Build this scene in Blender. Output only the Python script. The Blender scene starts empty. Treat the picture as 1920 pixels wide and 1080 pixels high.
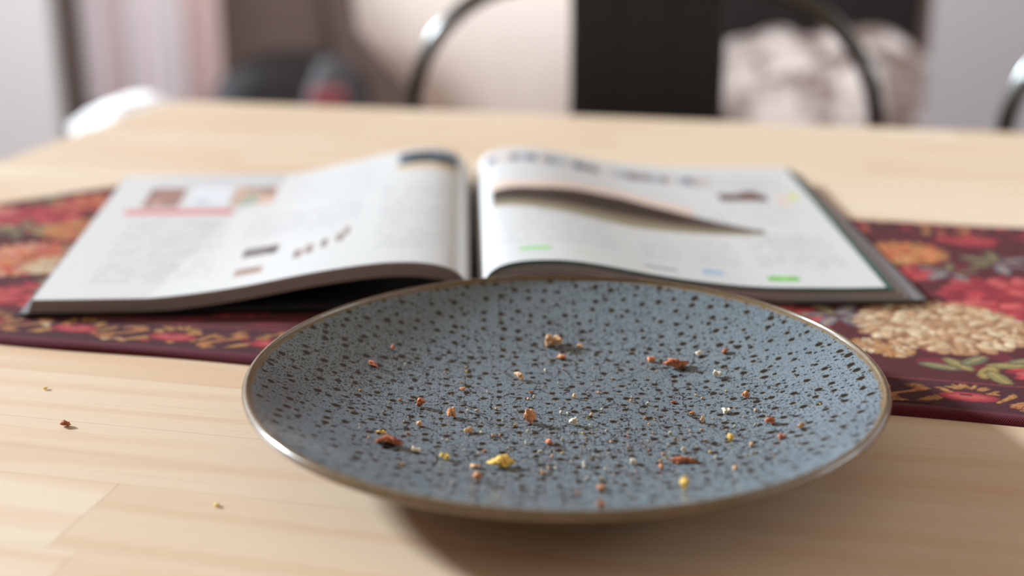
import bpy, bmesh, math, random
import numpy as np
from mathutils import Vector, Matrix, noise
random.seed(7); RNG = np.random.default_rng(7)
S = bpy.context.scene
COL = S.collection
T0 = 0.75                      # height of the table top
PI = math.pi

# ---------------------------------------------------------------- camera
PITCH, ROLL, CAMH, FPX = 0.30756481, -0.00276393, 0.23436326, 2500.0
fwd = Vector((0, math.cos(PITCH), -math.sin(PITCH)))
rgt0 = Vector((1, 0, 0)); up0 = rgt0.cross(fwd)
rgt = rgt0*math.cos(ROLL) + up0*math.sin(ROLL)
upv = -rgt0*math.sin(ROLL) + up0*math.cos(ROLL)
CAM = Vector((0, 0, T0+CAMH))
cd = bpy.data.cameras.new('camera'); cam = bpy.data.objects.new('camera', cd); COL.objects.link(cam)
cam.matrix_world = Matrix(((rgt.x, upv.x, -fwd.x, CAM.x), (rgt.y, upv.y, -fwd.y, CAM.y), (rgt.z, upv.z, -fwd.z, CAM.z), (0, 0, 0, 1)))
cd.sensor_width = 36; cd.lens = FPX/1920*36; cd.clip_start = .02
cd.dof.use_dof = True; cd.dof.focus_distance = 0.583; cd.dof.aperture_fstop = 3.5
S.camera = cam

# ---------------------------------------------------------------- light
S.view_settings.view_transform = 'Standard'; S.view_settings.look = 'None'
S.view_settings.gamma = 1; S.view_settings.use_curve_mapping = False
S.view_settings.exposure = 0.0
W = bpy.data.worlds.new('sky'); S.world = W; W.use_nodes = True
bg = W.node_tree.nodes['Background']; bg.inputs[0].default_value = (1.0, .81, .64, 1); bg.inputs[1].default_value = 0.36
def light(kind, name, loc, direction, **k):
    d = bpy.data.lights.new(name, kind); o = bpy.data.objects.new(name, d); COL.objects.link(o)
    o.location = loc; o.rotation_euler = Vector(direction).to_track_quat('-Z', 'Y').to_euler()
    for a, b in k.items(): setattr(d, a, b)
    return o
SUN_E = math.radians(22)
sd = Vector((.88*math.cos(SUN_E), -.47*math.cos(SUN_E), -math.sin(SUN_E)))
light('SUN', 'sun', (-4, 3, 3), sd, energy=8.0, color=(.82, .94, 1.06), angle=math.radians(6))
light('AREA', 'left_window_daylight', (-2.45, 2.75, 1.88), (1, 0, -.12), shape='RECTANGLE', size=3.4, size_y=1.6, energy=40, color=(.92, .96, 1))
light('AREA', 'right_window_daylight', (2.72, .95, 1.55), (-1, -.1, -.3), shape='RECTANGLE', size=1.0, size_y=.16, energy=13, color=(.92, .96, 1))
light('AREA', 'back_fill_light', (-.2, 1.5, 2.6), (0, .8, -.6), shape='RECTANGLE', size=1.6, size_y=.8, energy=42, color=(.97, .98, 1))  # fill light added to brighten the background; stands for no known fixture
bpy.data.lights['back_fill_light'].spread = math.radians(110)

# ---------------------------------------------------------------- helpers
def link(o, parent=None):
    COL.objects.link(o)
    if parent is not None: o.parent = parent
    return o
def empty(name, loc=(0, 0, 0), rz=0.0):
    o = bpy.data.objects.new(name, None); COL.objects.link(o); o.location = loc; o.rotation_euler = (0, 0, rz)
    o.empty_display_size = .02
    return o
def tag(o, label, cat, group=None, kind=None):
    if label: o['label'] = label
    if cat: o['category'] = cat
    if group: o['group'] = group
    if kind: o['kind'] = kind
    return o
def obj(name, bm, mat, parent=None, smooth=True, label=None):
    me = bpy.data.meshes.new(name); bm.to_mesh(me); bm.free()
    if smooth:
        me.polygons.foreach_set('use_smooth', [True]*len(me.polygons))
    if mat: me.materials.append(mat)
    o = bpy.data.objects.new(name, me); link(o, parent)
    if label: o['label'] = label
    return o
def grid_mesh(name, P, mat, parent=None, colors=None, closed_u=False):
    """P: (n, m, 3) array of points joined as one sheet"""
    n, m = P.shape[:2]
    idx = np.arange(n*m).reshape(n, m)
    if closed_u: idx = np.vstack([idx, idx[:1]])
    q = np.stack([idx[:-1, :-1], idx[1:, :-1], idx[1:, 1:], idx[:-1, 1:]], -1).reshape(-1, 4)
    me = bpy.data.meshes.new(name)
    me.vertices.add(n*m); me.vertices.foreach_set('co', P.reshape(-1).astype(np.float32))
    me.loops.add(q.size); me.loops.foreach_set('vertex_index', q.reshape(-1).astype(np.int32))
    me.polygons.add(len(q)); me.polygons.foreach_set('loop_start', np.arange(0, q.size, 4, dtype=np.int32))
    me.polygons.foreach_set('loop_total', np.full(len(q), 4, dtype=np.int32))
    me.update(calc_edges=True); me.polygons.foreach_set('use_smooth', [True]*len(q))
    if colors is not None:
        a = me.color_attributes.new('print', 'FLOAT_COLOR', 'POINT')
        c = np.ones((n*m, 4), np.float32); c[:, :3] = colors.reshape(-1, 3); a.data.foreach_set('color', c.reshape(-1))
    me.materials.append(mat); me.validate()
    o = bpy.data.objects.new(name, me); link(o, parent); return o
def box(bm, x0, x1, y0, y1, z0, z1, bev=0, seg=2):
    v = [bm.verts.new(c) for c in ((x0,y0,z0),(x1,y0,z0),(x1,y1,z0),(x0,y1,z0),(x0,y0,z1),(x1,y0,z1),(x1,y1,z1),(x0,y1,z1))]
    fs = [bm.faces.new([v[i] for i in f]) for f in ((3,2,1,0),(4,5,6,7),(0,1,5,4),(1,2,6,5),(2,3,7,6),(3,0,4,7))]
    if bev: bmesh.ops.bevel(bm, geom=list({e for f in fs for e in f.edges}), offset=bev, segments=seg, affect='EDGES', profile=.5)
    return bm
def tube(bm, pts, r, seg=12):
    pts = [Vector(p) for p in pts]; rings = []; up = Vector((0, 0, 1)); n0 = None
    for i, p in enumerate(pts):
        t = (pts[min(i+1, len(pts)-1)]-pts[max(i-1, 0)]).normalized()
        if n0 is None:
            n0 = t.orthogonal().normalized()
        n0 = (n0 - t*n0.dot(t)).normalized(); b = t.cross(n0)
        rr = r[i] if isinstance(r, (list, tuple)) else r
        rings.append([bm.verts.new(p + n0*math.cos(a)*rr + b*math.sin(a)*rr) for a in (2*PI*k/seg for k in range(seg))])
    for a, b in zip(rings, rings[1:]):
        for k in range(seg): bm.faces.new((a[k], a[(k+1) % seg], b[(k+1) % seg], b[k]))
    bm.faces.new(rings[0][::-1]); bm.faces.new(rings[-1])
    bmesh.ops.recalc_face_normals(bm, faces=bm.faces[:])
    return bm
def lathe(bm, prof, seg=96, close=False):
    rings = []
    for r, z in prof:
        if r < 1e-6: rings.append([bm.verts.new((0, 0, z))])
        else: rings.append([bm.verts.new((r*math.cos(2*PI*k/seg), r*math.sin(2*PI*k/seg), z)) for k in range(seg)])
    for a, b in zip(rings, rings[1:]):
        for k in range(seg):
            k2 = (k+1) % seg
            if len(a) == 1: bm.faces.new((a[0], b[k], b[k2]))
            elif len(b) == 1: bm.faces.new((a[k], a[k2], b[0]))
            else: bm.faces.new((a[k], a[k2], b[k2], b[k]))
    bmesh.ops.recalc_face_normals(bm, faces=bm.faces[:])
    return bm
def sm(P, gut=0):                                       # smooth resampling of (s, z); gut marks the end where the sharp gutter is
    P = np.array(P); n = 121; s = np.linspace(P[0, 0], P[-1, 0], n); z = np.interp(s, P[:, 0], P[:, 1])
    i = np.arange(n); d = (n-1-i) if gut < 0 else i
    for it in range(90):
        q = z.copy(); q[1:-1] = (z[:-2]+2*z[1:-1]+z[2:])/4
        m = np.clip((d-it*.16)/6, 0, 1) if it > 3 else 1.0
        z = z*(1-m)+q*m
    return s, z

# ---------------------------------------------------------------- materials
class NT:
    def __init__(s, name):
        s.m = bpy.data.materials.new(name); s.m.use_nodes = True; s.t = s.m.node_tree; s.b = s.t.nodes['Principled BSDF']
    def n(s, typ, ins=None, **at):
        x = s.t.nodes.new(typ)
        for k, v in at.items(): setattr(x, k, v)
        for k, v in (ins or {}).items(): s.put(x.inputs[k], v)
        return x
    def put(s, sock, v):
        if isinstance(v, bpy.types.NodeSocket): s.t.links.new(v, sock)
        elif isinstance(v, bpy.types.Node): s.t.links.new(v.outputs[0], sock)
        else: sock.default_value = v
    def math(s, op, a, b=0.0, c=0.0, clamp=False): return s.n('ShaderNodeMath', {0: a, 1: b, 2: c}, operation=op, use_clamp=clamp).outputs[0]
    def mix(s, f, a, b): 
        x = s.n('ShaderNodeMix', data_type='RGBA'); s.put(x.inputs[0], f); s.put(x.inputs[6], a); s.put(x.inputs[7], b); return x.outputs[2]
    def ramp(s, f, lo, hi, smooth=True): return s.n('ShaderNodeMapRange', {0: f, 1: lo, 2: hi}, interpolation_type='SMOOTHSTEP' if smooth else 'LINEAR').outputs[0]
    def noise(s, vec, scale, detail=3.0, rough=.5, out=0): return s.n('ShaderNodeTexNoise', {'Vector': vec, 'Scale': scale, 'Detail': detail, 'Roughness': rough}).outputs[out]
    def bump(s, h, strength, dist=.001): s.put(s.b.inputs['Normal'], s.n('ShaderNodeBump', {'Height': h, 'Strength': strength, 'Distance': dist}))
    def set(s, **k):
        for a, v in k.items(): s.put(s.b.inputs[a.replace('_', ' ')], v)
        return s
def c4(*c): return (*c, 1)
def srgb(r, g, b):
    f = lambda v: (v/255/12.92 if v/255 <= .04045 else ((v/255+.055)/1.055)**2.4)
    return (f(r), f(g), f(b), 1)
def simple(name, col, rough=.6, noise_s=None, amt=.12, **k):
    N = NT(name); tc = N.n('ShaderNodeTexCoord').outputs['Object']
    f = N.noise(tc, noise_s or 20, 4)
    dark = tuple(v*(1-amt*2) for v in col[:3])+(1,); lite = tuple(min(1, v*(1+amt)) for v in col[:3])+(1,)
    N.set(Base_Color=N.mix(f, dark, lite), Roughness=rough, **k)
    return N.m

def mat_pine():
    N = NT('pine'); tc = N.n('ShaderNodeTexCoord').outputs['Object']; rnd = N.n('ShaderNodeObjectInfo').outputs['Random']
    off = N.n('ShaderNodeCombineXYZ', {0: N.math('MULTIPLY', rnd, 37.0), 1: N.math('MULTIPLY', rnd, 91.0), 2: rnd})
    v = N.n('ShaderNodeVectorMath', {0: tc, 1: off}, operation='ADD').outputs[0]
    st = N.n('ShaderNodeVectorMath', {0: v, 1: (1.6, 26, 8)}, operation='MULTIPLY').outputs[0]
    g1 = N.noise(st, 1.6, 3, .45)
    wv = N.n('ShaderNodeVectorMath', {0: v, 1: (.5, 9, 3)}, operation='MULTIPLY').outputs[0]
    w0 = N.noise(wv, 1.3, 2, .4)
    ringv = N.math('SINE', N.math('MULTIPLY', w0, 42.0))
    g2 = N.ramp(ringv, .1, 1.0)
    fine = N.noise(N.n('ShaderNodeVectorMath', {0: v, 1: (14, 420, 90)}, operation='MULTIPLY').outputs[0], 1.0, 2, .6)
    base = N.mix(N.ramp(rnd, 0, 1, False), srgb(212, 186, 156), srgb(222, 202, 176))
    c = N.mix(N.math('MULTIPLY', g2, .22), base, srgb(196, 140, 92))
    c = N.mix(N.math('MULTIPLY', N.ramp(g1, .45, .75), .30), c, srgb(204, 158, 116))
    c = N.mix(N.math('MULTIPLY', N.ramp(fine, .5, .8), .14), c, srgb(160, 108, 70))
    N.set(Base_Color=c, Roughness=N.ramp(fine, 0, 1, False)); 
    N.put(N.b.inputs['Roughness'], N.math('ADD', N.math('MULTIPLY', fine, .12), .40))
    N.put(N.b.inputs['Specular IOR Level'], .34)
    N.bump(fine, .08, .0004)
    return N.m

def mat_glaze():
    N = NT('speckled_glaze'); tc = N.n('ShaderNodeTexCoord').outputs['Object']
    s = N.n('ShaderNodeSeparateXYZ', {0: tc}); x, y = s.outputs[0], s.outputs[1]
    r = N.math('SQRT', N.math('ADD', N.math('MULTIPLY', x, x), N.math('MULTIPLY', y, y)))
    # the glaze ran outwards on the wall of the dish: stretch the spots along the radius there
    k = N.math('DIVIDE', N.math('SUBTRACT', r, N.math('MULTIPLY', N.math('MAXIMUM', N.math('SUBTRACT', r, .088), 0.0), .10)), N.math('ADD', r, .0001))
    flat = N.n('ShaderNodeCombineXYZ', {0: N.math('MULTIPLY', x, k), 1: N.math('MULTIPLY', y, k), 2: 0.0}).outputs[0]
    wob = N.noise(flat, 160, 3, .6, out=1)
    d = N.n('ShaderNodeVectorMath', {0: N.n('ShaderNodeVectorMath', {0: wob, 1: (.5, .5, .5)}, operation='SUBTRACT').outputs[0], 1: (.0012, .0012, 0)}, operation='MULTIPLY').outputs[0]
    fv = N.n('ShaderNodeVectorMath', {0: flat, 1: d}, operation='ADD').outputs[0]
    # big spots
    v1 = N.n('ShaderNodeTexVoronoi', {'Vector': fv, 'Scale': 128.0, 'Randomness': .72}, voronoi_dimensions='2D')
    rs = N.n('ShaderNodeSeparateColor', {0: v1.outputs['Color']})
    rad = N.math('ADD', N.math('MULTIPLY', rs.outputs[0], .11), .12)
    q = N.math('DIVIDE', v1.outputs['Distance'], rad)
    spot = N.math('SUBTRACT', 1.0, N.ramp(q, .72, 1.08))
    halo = N.math('SUBTRACT', 1.0, N.ramp(q, .9, 1.6))
    # small specks in between
    v2 = N.n('ShaderNodeTexVoronoi', {'Vector': fv, 'Scale': 330.0, 'Randomness': 1.0}, voronoi_dimensions='2D')
    r2 = N.n('ShaderNodeSeparateColor', {0: v2.outputs['Color']})
    rad2 = N.math('MULTIPLY', N.ramp(r2.outputs[0], .22, 1.0, False), .27)
    sp2 = N.math('SUBTRACT', 1.0, N.ramp(N.math('DIVIDE', v2.outputs['Distance'], N.math('ADD', N.math('MULTIPLY', rad2, 1.1), .001)), .7, 1.15))
    crowd = N.math('ADD', .75, N.math('MULTIPLY', N.ramp(N.noise(flat, 9, 2, .5), .35, .65), .6))
    v3 = N.n('ShaderNodeTexVoronoi', {'Vector': fv, 'Scale': 720.0, 'Randomness': 1.0}, voronoi_dimensions='2D')
    r3 = N.n('ShaderNodeSeparateColor', {0: v3.outputs['Color']})
    sp3 = N.math('MULTIPLY', N.math('SUBTRACT', 1.0, N.ramp(N.math('DIVIDE', v3.outputs['Distance'], crowd), .14, .30)), N.ramp(r3.outputs[0], .22, .36))
    # crackle
    wob2 = N.noise(flat, 70, 4, .6, out=1)
    d2 = N.n('ShaderNodeVectorMath', {0: N.n('ShaderNodeVectorMath', {0: wob2, 1: (.5, .5, .5)}, operation='SUBTRACT').outputs[0], 1: (.014, .014, 0)}, operation='MULTIPLY').outputs[0]
    fc = N.n('ShaderNodeVectorMath', {0: flat, 1: d2}, operation='ADD').outputs[0]
    v4 = N.n('ShaderNodeTexVoronoi', {'Vector': fc, 'Scale': 95.0, 'Randomness': 1.0}, voronoi_dimensions='2D', feature='DISTANCE_TO_EDGE')
    gap = N.ramp(N.noise(flat, 105, 2, .5), .43, .50)
    crack = N.math('MULTIPLY', N.math('SUBTRACT', 1.0, N.ramp(v4.outputs['Distance'], .010, .032)), gap)
    v5 = N.n('ShaderNodeTexVoronoi', {'Vector': fc, 'Scale': 250.0, 'Randomness': 1.0}, voronoi_dimensions='2D', feature='DISTANCE_TO_EDGE')
    gap5 = N.ramp(N.noise(flat, 230, 2, .5), .46, .54)
    crack5 = N.math('MULTIPLY', N.math('SUBTRACT', 1.0, N.ramp(v5.outputs['Distance'], .016, .048)), gap5)
    inner = N.math('SUBTRACT', 1.0, N.ramp(r, .085, .112))
    crack = N.math('MULTIPLY', N.math('MAXIMUM', crack, crack5), N.math('ADD', N.math('MULTIPLY', inner, .8), .2))
    mask = N.math('MAXIMUM', N.math('MAXIMUM', spot, N.math('MULTIPLY', sp2, .9)), N.math('MAXIMUM', N.math('MULTIPLY', crack, 1.0), N.math('MULTIPLY', sp3, .85)))
    tone = N.noise(flat, 14, 2, .5)
    blue = N.mix(tone, srgb(97, 108, 114), srgb(121, 132, 137))
    c = N.mix(N.math('MULTIPLY', halo, .45), blue, srgb(110, 98, 74))
    c = N.mix(mask, c, srgb(20, 14, 9))
    edge = N.ramp(N.math('ADD', r, N.math('MULTIPLY', N.math('SUBTRACT', N.noise(tc, 300, 2), .5), .0026)), .1298, .1322)
    c = N.mix(edge, c, srgb(122, 98, 66))
    N.set(Base_Color=c, Roughness=.30, Coat_Weight=.22, Coat_Roughness=.12); N.put(N.b.inputs['Specular IOR Level'], .42)
    N.bump(N.math('SUBTRACT', 1.0, mask), .12, .0004)
    return N.m

def mat_print(name, rough, weave=False):
    N = NT(name); a = N.n('ShaderNodeVertexColor', layer_name='print').outputs[0]
    tc = N.n('ShaderNodeTexCoord').outputs['Object']
    if weave:
        s = N.n('ShaderNodeSeparateXYZ', {0: tc})
        wx = N.math('SINE', N.math('MULTIPLY', s.outputs[0], 2*PI/.0011)); wy = N.math('SINE', N.math('MULTIPLY', s.outputs[1], 2*PI/.0011))
        w = N.math('ADD', N.math('MULTIPLY', wx, wy), N.noise(tc, 900, 2))
        c = N.mix(N.math('MULTIPLY', N.ramp(w, -.2, 1.2), .28), a, c4(.03, .012, .015))
        c = N.mix(N.math('MULTIPLY', N.noise(tc, 1500, 1), .05), c, srgb(200, 120, 100))
        N.set(Base_Color=c, Roughness=rough, Sheen_Weight=.05); N.bump(w, .6, .0005)
        N.put(N.b.inputs['Specular IOR Level'], .15)
    else:
        N.set(Base_Color=a, Roughness=rough); N.bump(N.noise(tc, 14, 2), .05, .002)
    return N.m

M = dict(
    pine=mat_pine(), glaze=mat_glaze(), paper=mat_print('printed_paper', .42), cloth=mat_print('woven_tapestry', .92, True),
    rim=simple('rim_glaze', srgb(112, 92, 66), .2, 220, .25, Coat_Weight=.4, Coat_Roughness=.06),
    under=simple('underside_glaze', srgb(120, 84, 56), .18, 60, .3),
    foot=simple('bare_clay', srgb(150, 120, 95), .8, 200),
    glue=simple('pine_core', srgb(190, 150, 110), .6, 30),
    tube=simple('dark_chrome', (.12, .12, .11, 1), .2, 20, .05, Metallic=1.0),
    leather=simple('black_leather', srgb(30, 30, 29), .55, 90, .1),
    floor=simple('floor_boards', srgb(120, 78, 56), .4, 6, .2),
    wall=simple('plaster', srgb(198, 190, 184), .9, 3, .03),
    brown_wall=simple('brown_plaster', srgb(122, 100, 92), .9, 3, .05),
    pier=simple('painted_pier', srgb(212, 213, 216), .8, 3, .02),
    pier2=simple('painted_pier_cool', srgb(176, 175, 180), .8, 3, .02),
    jamb=simple('dark_jamb', srgb(96, 84, 80), .7, 5, .05),
    curtain=simple('pink_white_curtain', srgb(206, 196, 198), .9, 9, .04),
    stripe=simple('rose_stripe', srgb(194, 170, 168), .9, 9, .04),
    cream=simple('cream_upholstery', srgb(246, 238, 232), .85, 40, .04),
    cabinet=simple('brown_cabinet', srgb(98, 80, 74), .6, 12, .1),
    dark=simple('dark_fabric', srgb(26, 21, 19), .9, 20, .15),
    sofa=simple('dark_brown_sofa', srgb(28, 21, 20), .9, 15, .15),
    white=simple('white_cotton', srgb(244, 244, 244), .9, 20, .02),
    grey=simple('grey_plastic', srgb(58, 56, 57), .85, 20, .06),
    red=simple('red_plastic', srgb(112, 44, 50), .4, 20, .06),
    cover=simple('dark_cover', srgb(62, 62, 64), .3, 30, .1),
    silver=simple('silver_card', srgb(150, 148, 152), .35, 30, .1),
    wood_leg=simple('pale_wood', srgb(200, 160, 115), .5, 12, .1),
)

# ---------------------------------------------------------------- the setting
def struct(name, bm, m): o = obj(name, bm, m, smooth=False); o['kind'] = 'structure'; return o
struct('floor', box(bmesh.new(), -2.6, 2.8, -1.2, 4.9, -.05, 0), M['floor'])
struct('wall_back', box(bmesh.new(), -2.6, 2.8, 4.8, 4.9, 0, 2.9), M['brown_wall'])
bm = bmesh.new()                                                   # left wall with its window opening (y 0.9-4.6, z 0.95-2.8)
box(bm, -2.6, -2.5, -1.2, .9, 0, 2.9); box(bm, -2.6, -2.5, 4.6, 4.8, 0, 2.9); box(bm, -2.6, -2.5, .9, 4.6, 0, .95); box(bm, -2.6, -2.5, .9, 4.6, 2.8, 2.9)
struct('wall_left', bm, M['wall'])
bm = bmesh.new()
for y0, y1, z0, z1 in ((.9, 4.6, .95, 1.0), (.9, 4.6, 2.75, 2.8), (.9, .95, 1.0, 2.75), (4.55, 4.6, 1.0, 2.75)): box(bm, -2.58, -2.52, y0, y1, z0, z1)
struct('window_1', bm, M['pier'])
bm = bmesh.new()
box(bm, 2.7, 2.8, -1.2, .4, 0, 2.9); box(bm, 2.7, 2.8, 1.5, 4.8, 0, 2.9); box(bm, 2.7, 2.8, .4, 1.5, 0, 1.1); box(bm, 2.7, 2.8, .4, 1.5, 2.0, 2.9)
struct('wall_right', bm, M['wall'])
bm = bmesh.new()
for y0, y1, z0, z1 in ((.4, 1.5, 1.1, 1.42), (.4, 1.5, 1.68, 2.0), (.4, .45, 1.15, 1.95), (1.45, 1.5, 1.15, 1.95), (.76, .81, 1.15, 1.95), (1.1, 1.15, 1.15, 1.95)): box(bm, 2.62, 2.68, y0, y1, z0, z1)
struct('window_2', bm, M['pier'])
def atY(px, py, Y):
    d = fwd + rgt*((px-960)/FPX) - upv*((py-540)/FPX); return CAM + d*((Y-CAM.y)/d.y)
def atZ(px, py, z):
    d = fwd + rgt*((px-960)/FPX) - upv*((py-540)/FPX); return CAM + d*((z-CAM.z)/d.z)
# white door pier at the left, its dark jamb, and the pier at the right
struct('trim_1', box(bmesh.new(), -1.75, atY(96, 120, 3.0).x, 3.0, 3.12, 0, 2.9, .006), M['pier'])
struct('trim_2', box(bmesh.new(), atY(96, 120, 3.0).x, atY(128, 120, 3.05).x, 3.05, 3.17, 0, 2.9), M['jamb'])

# ---------------------------------------------------------------- table
YAW = -0.22646952
cy, sy = math.cos(YAW), math.sin(YAW)
def tw(x, y, z=0): return Vector((x*cy-y*sy, x*sy+y*cy, z))            # table frame to world
def wt(p): return (p.x*cy+p.y*sy, -p.x*sy+p.y*cy)
table = empty('dining_table', (0, 0, 0), YAW)
tag(table, 'pale pine dining table built from glued staves, under the runner and plate', 'table')
TX0, TX1, TY0, TY1 = -.659, 1.20, -.30, 1.274
TH = .026
NR = 30; WD = (TY1-TY0)/NR
for i in range(NR):
    y0 = TY0+i*WD; x = TX0; k = 0
    while x < TX1-.001:
        L = random.uniform(.30, .72)
        if k == 0: L *= random.uniform(.4, 1)
        if TX1-x-L < .2: L = TX1-x
        bm = bmesh.new(); g = .00002
        box(bm, x+g, x+L-g, y0+g, y0+WD-g, T0-TH, T0, .00010, 1)
        if k == 0 and i == NR-1:                                     # rounded far left corner
            bmesh.ops.delete(bm, geom=bm.verts[:], context='VERTS')
            pts = [(x+L-g, y0+g), (x+L-g, y0+WD-g)] + [(x+.028-.028*math.sin(a), y0+WD-.028+.028*math.cos(a)) for a in (PI/2*j/6 for j in range(7))] + [(x, y0+g)]
            lo = [bm.verts.new((a, b, T0-TH)) for a, b in pts]; hi = [bm.verts.new((a, b, T0)) for a, b in pts]
            bm.faces.new(hi); bm.faces.new(lo[::-1]); n = len(pts)
            for j in range(n): bm.faces.new((lo[j], lo[(j+1) % n], hi[(j+1) % n], hi[j]))
            bmesh.ops.recalc_face_normals(bm, faces=bm.faces[:])
        obj('stave', bm, M['pine'], table, smooth=False)
        x += L; k += 1
for (a, b, c, d) in ((TX0+.07, TX1-.07, TY0+.06, TY0+.08), (TX0+.07, TX1-.07, TY1-.08, TY1-.06), (TX0+.05, TX0+.07, TY0+.06, TY1-.06), (TX1-.07, TX1-.05, TY0+.06, TY1-.06)):
    obj('apron', box(bmesh.new(), a, b, c, d, T0-TH-.08, T0-TH, .001), M['glue'], table, smooth=False)
for lx in (TX0+.075, TX1-.14):
    for ly in (TY0+.085, TY1-.15):
        obj('leg', box(bmesh.new(), lx, lx+.062, ly, ly+.062, 0, T0-TH, .004), M['glue'], table, smooth=False)

# ---------------------------------------------------------------- table runner
RT = .0026
def make_runner():
    xs = np.concatenate([np.arange(-.64, -.30, .0013), np.arange(-.30, -.02, .0022), np.arange(-.02, .20, .0009), np.arange(.20, .80, .006)])
    ys = np.linspace(.570, .9155, 350)
    X, Y = np.meshgrid(xs, ys, indexing='ij')
    C = np.empty(X.shape+(3,)); H = np.zeros(X.shape)
    lin = lambda *c: np.array(srgb(*c)[:3])
    C[:] = lin(80, 18, 26)
    cream = [lin(238, 212, 172), lin(226, 190, 146), lin(206, 160, 116)]; redp = [lin(196, 62, 70), lin(176, 44, 56), lin(150, 32, 46), lin(214, 92, 88)]
    org = [lin(214, 120, 72), lin(200, 92, 62), lin(222, 150, 96)]; gold = [lin(206, 150, 84), lin(188, 126, 66)]; sage = [lin(124, 122, 88), lin(150, 146, 104), lin(98, 100, 78)]
    pinkish = [lin(224, 130, 118), lin(206, 92, 90), lin(236, 170, 140)]
    blue = [lin(130, 134, 140), lin(104, 106, 116)]
    def ell(cx, cy_, a, b, th, col, dark=.45, h=.0004, ec=None):
        R = max(a, b)*1.02
        i0, i1 = np.searchsorted(xs, (cx-R, cx+R)); j0, j1 = np.searchsorted(ys, (cy_-R, cy_+R))
        if i1 <= i0 or j1 <= j0: return
        x = X[i0:i1, j0:j1]-cx; y = Y[i0:i1, j0:j1]-cy_
        u = (x*math.cos(th)+y*math.sin(th))/a; v = (-x*math.sin(th)+y*math.cos(th))/b
        q = u*u+v*v; m = q < 1
        t = np.clip((q-.45)/.55, 0, 1)[..., None]*dark
        sub = C[i0:i1, j0:j1]; sub[m] = (col*(1-t)+(lin(70, 26, 28) if ec is None else ec)*t)[m]
        hs = H[i0:i1, j0:j1]; hs[m] = h*(1.1-q[m])
    def flower(cx, cy_, R, pal, rings=5, asp=1.0, pw=.24, dark=.5):
        ell(cx, cy_, R*.86, R*.86*asp, 0, pal[-1]*.45, .2, 0)
        for k in range(rings):
            rr = R*(1-k/rings)*.84; n = max(5, int(2*PI*rr/(R*pw*.8)))
            for j in range(n):
                a = 2*PI*(j+RNG.uniform(-.3, .3))/n + k*.37
                px, py = cx+rr*math.cos(a), cy_+rr*math.sin(a)*asp
                ell(px, py, R*.27*RNG.uniform(.8, 1.15), R*pw*.42, a+RNG.uniform(-.5, .5), pal[RNG.integers(len(pal))]*RNG.uniform(.82, 1.08), dark)
        ell(cx, cy_, R*.12, R*.12, 0, pal[0]*.6)
    def leaf(cx, cy_, L, th, pal):
        ell(cx, cy_, L, L*.42, th, pal[RNG.integers(len(pal))]*.9, .6)
        ell(cx, cy_, L*.8, L*.05, th, lin(196, 160, 96), 0)
    def spray(cx, cy_, n=6, L=.011, pal=sage):
        a0 = RNG.uniform(0, 6)
        for j in range(n):
            a = a0+2*PI*j/n; leaf(cx+L*1.2*math.cos(a), cy_+L*1.2*math.sin(a), L*RNG.uniform(.7, 1.1), a, pal)
    # dark red damask shapes in the ground
    for _ in range(260):
        ell(RNG.uniform(-.64, .5), RNG.uniform(.61, .88), RNG.uniform(.006, .02), RNG.uniform(.003, .008), RNG.uniform(0, 3), lin(112, 26, 40)*RNG.uniform(.7, 1.2), .3, 0)
    # the field of flowers
    f = flower
    f(-.47, .705, .036, org+pinkish, 5); f(-.525, .795, .034, redp, 4); f(-.475, .775, .026, org+gold, 4); f(-.447, .695, .018, cream, 4)
    f(-.505, .842, .026, redp+org, 4); f(-.55, .73, .030, redp, 4); f(-.43, .64, .022, redp, 4); f(-.56, .80, .018, pinkish, 3)
    f(-.50, .66, .022, pinkish, 4); f(-.425, .745, .022, redp+pinkish, 4)
    spray(-.512, .765); spray(-.45, .735, 5, .008); spray(-.42, .66, 5, .009, blue+sage); spray(-.54, .84, 5, .008)
    f(-.30, .66, .03, redp, 4); f(-.22, .70, .03, org, 4); f(-.12, .68, .032, pinkish, 4); f(-.2, .82, .03, redp, 4); f(-.33, .78, .03, org, 4)
    f(-.05, .82, .03, redp, 4)
    f(-.025, .685, .036, redp, 5); spray(-.005, .655, 6, .010, sage); f(.0, .735, .018, redp, 3); spray(.018, .70, 6, .010, sage+blue)
    f(.118, .752, .042, redp, 5, .9, .30, .4); f(.06, .832, .024, org+gold, 4); f(.015, .835, .02, org, 3); f(.10, .875, .018, redp, 3); f(.17, .82, .03, redp, 4)
    spray(.113, .822, 6, .011, sage+blue); spray(.04, .765, 7, .011, sage); f(.065, .79, .015, redp, 3); spray(.083, .795, 5, .009, blue+sage)
    f(.155, .70, .03, redp, 4); f(.118, .636, .022, redp, 4, .8); f(.21, .66, .03, org, 4)
    for cx, cy_, th in ((.075, .637, 2.2), (.088, .629, 1.2), (.098, .640, .2), (.066, .632, 2.9), (.083, .644, .9), (.108, .648, .4), (.092, .622, 2.0)): leaf(cx, cy_, .0105, th, [lin(150, 140, 84), lin(176, 150, 84), lin(120, 124, 90)])
    spray(.13, .66, 5, .009, sage)
    # the large cream chrysanthemum
    ell(.071, .694, .0425, .0395, 0, lin(158, 106, 70), .1, .0002)
    for _ in range(26):
        a = RNG.uniform(0, 6.28); ell(.071+.041*math.cos(a), .694+.038*math.sin(a), .006, .004, a, lin(196, 146, 104), .4)
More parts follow.
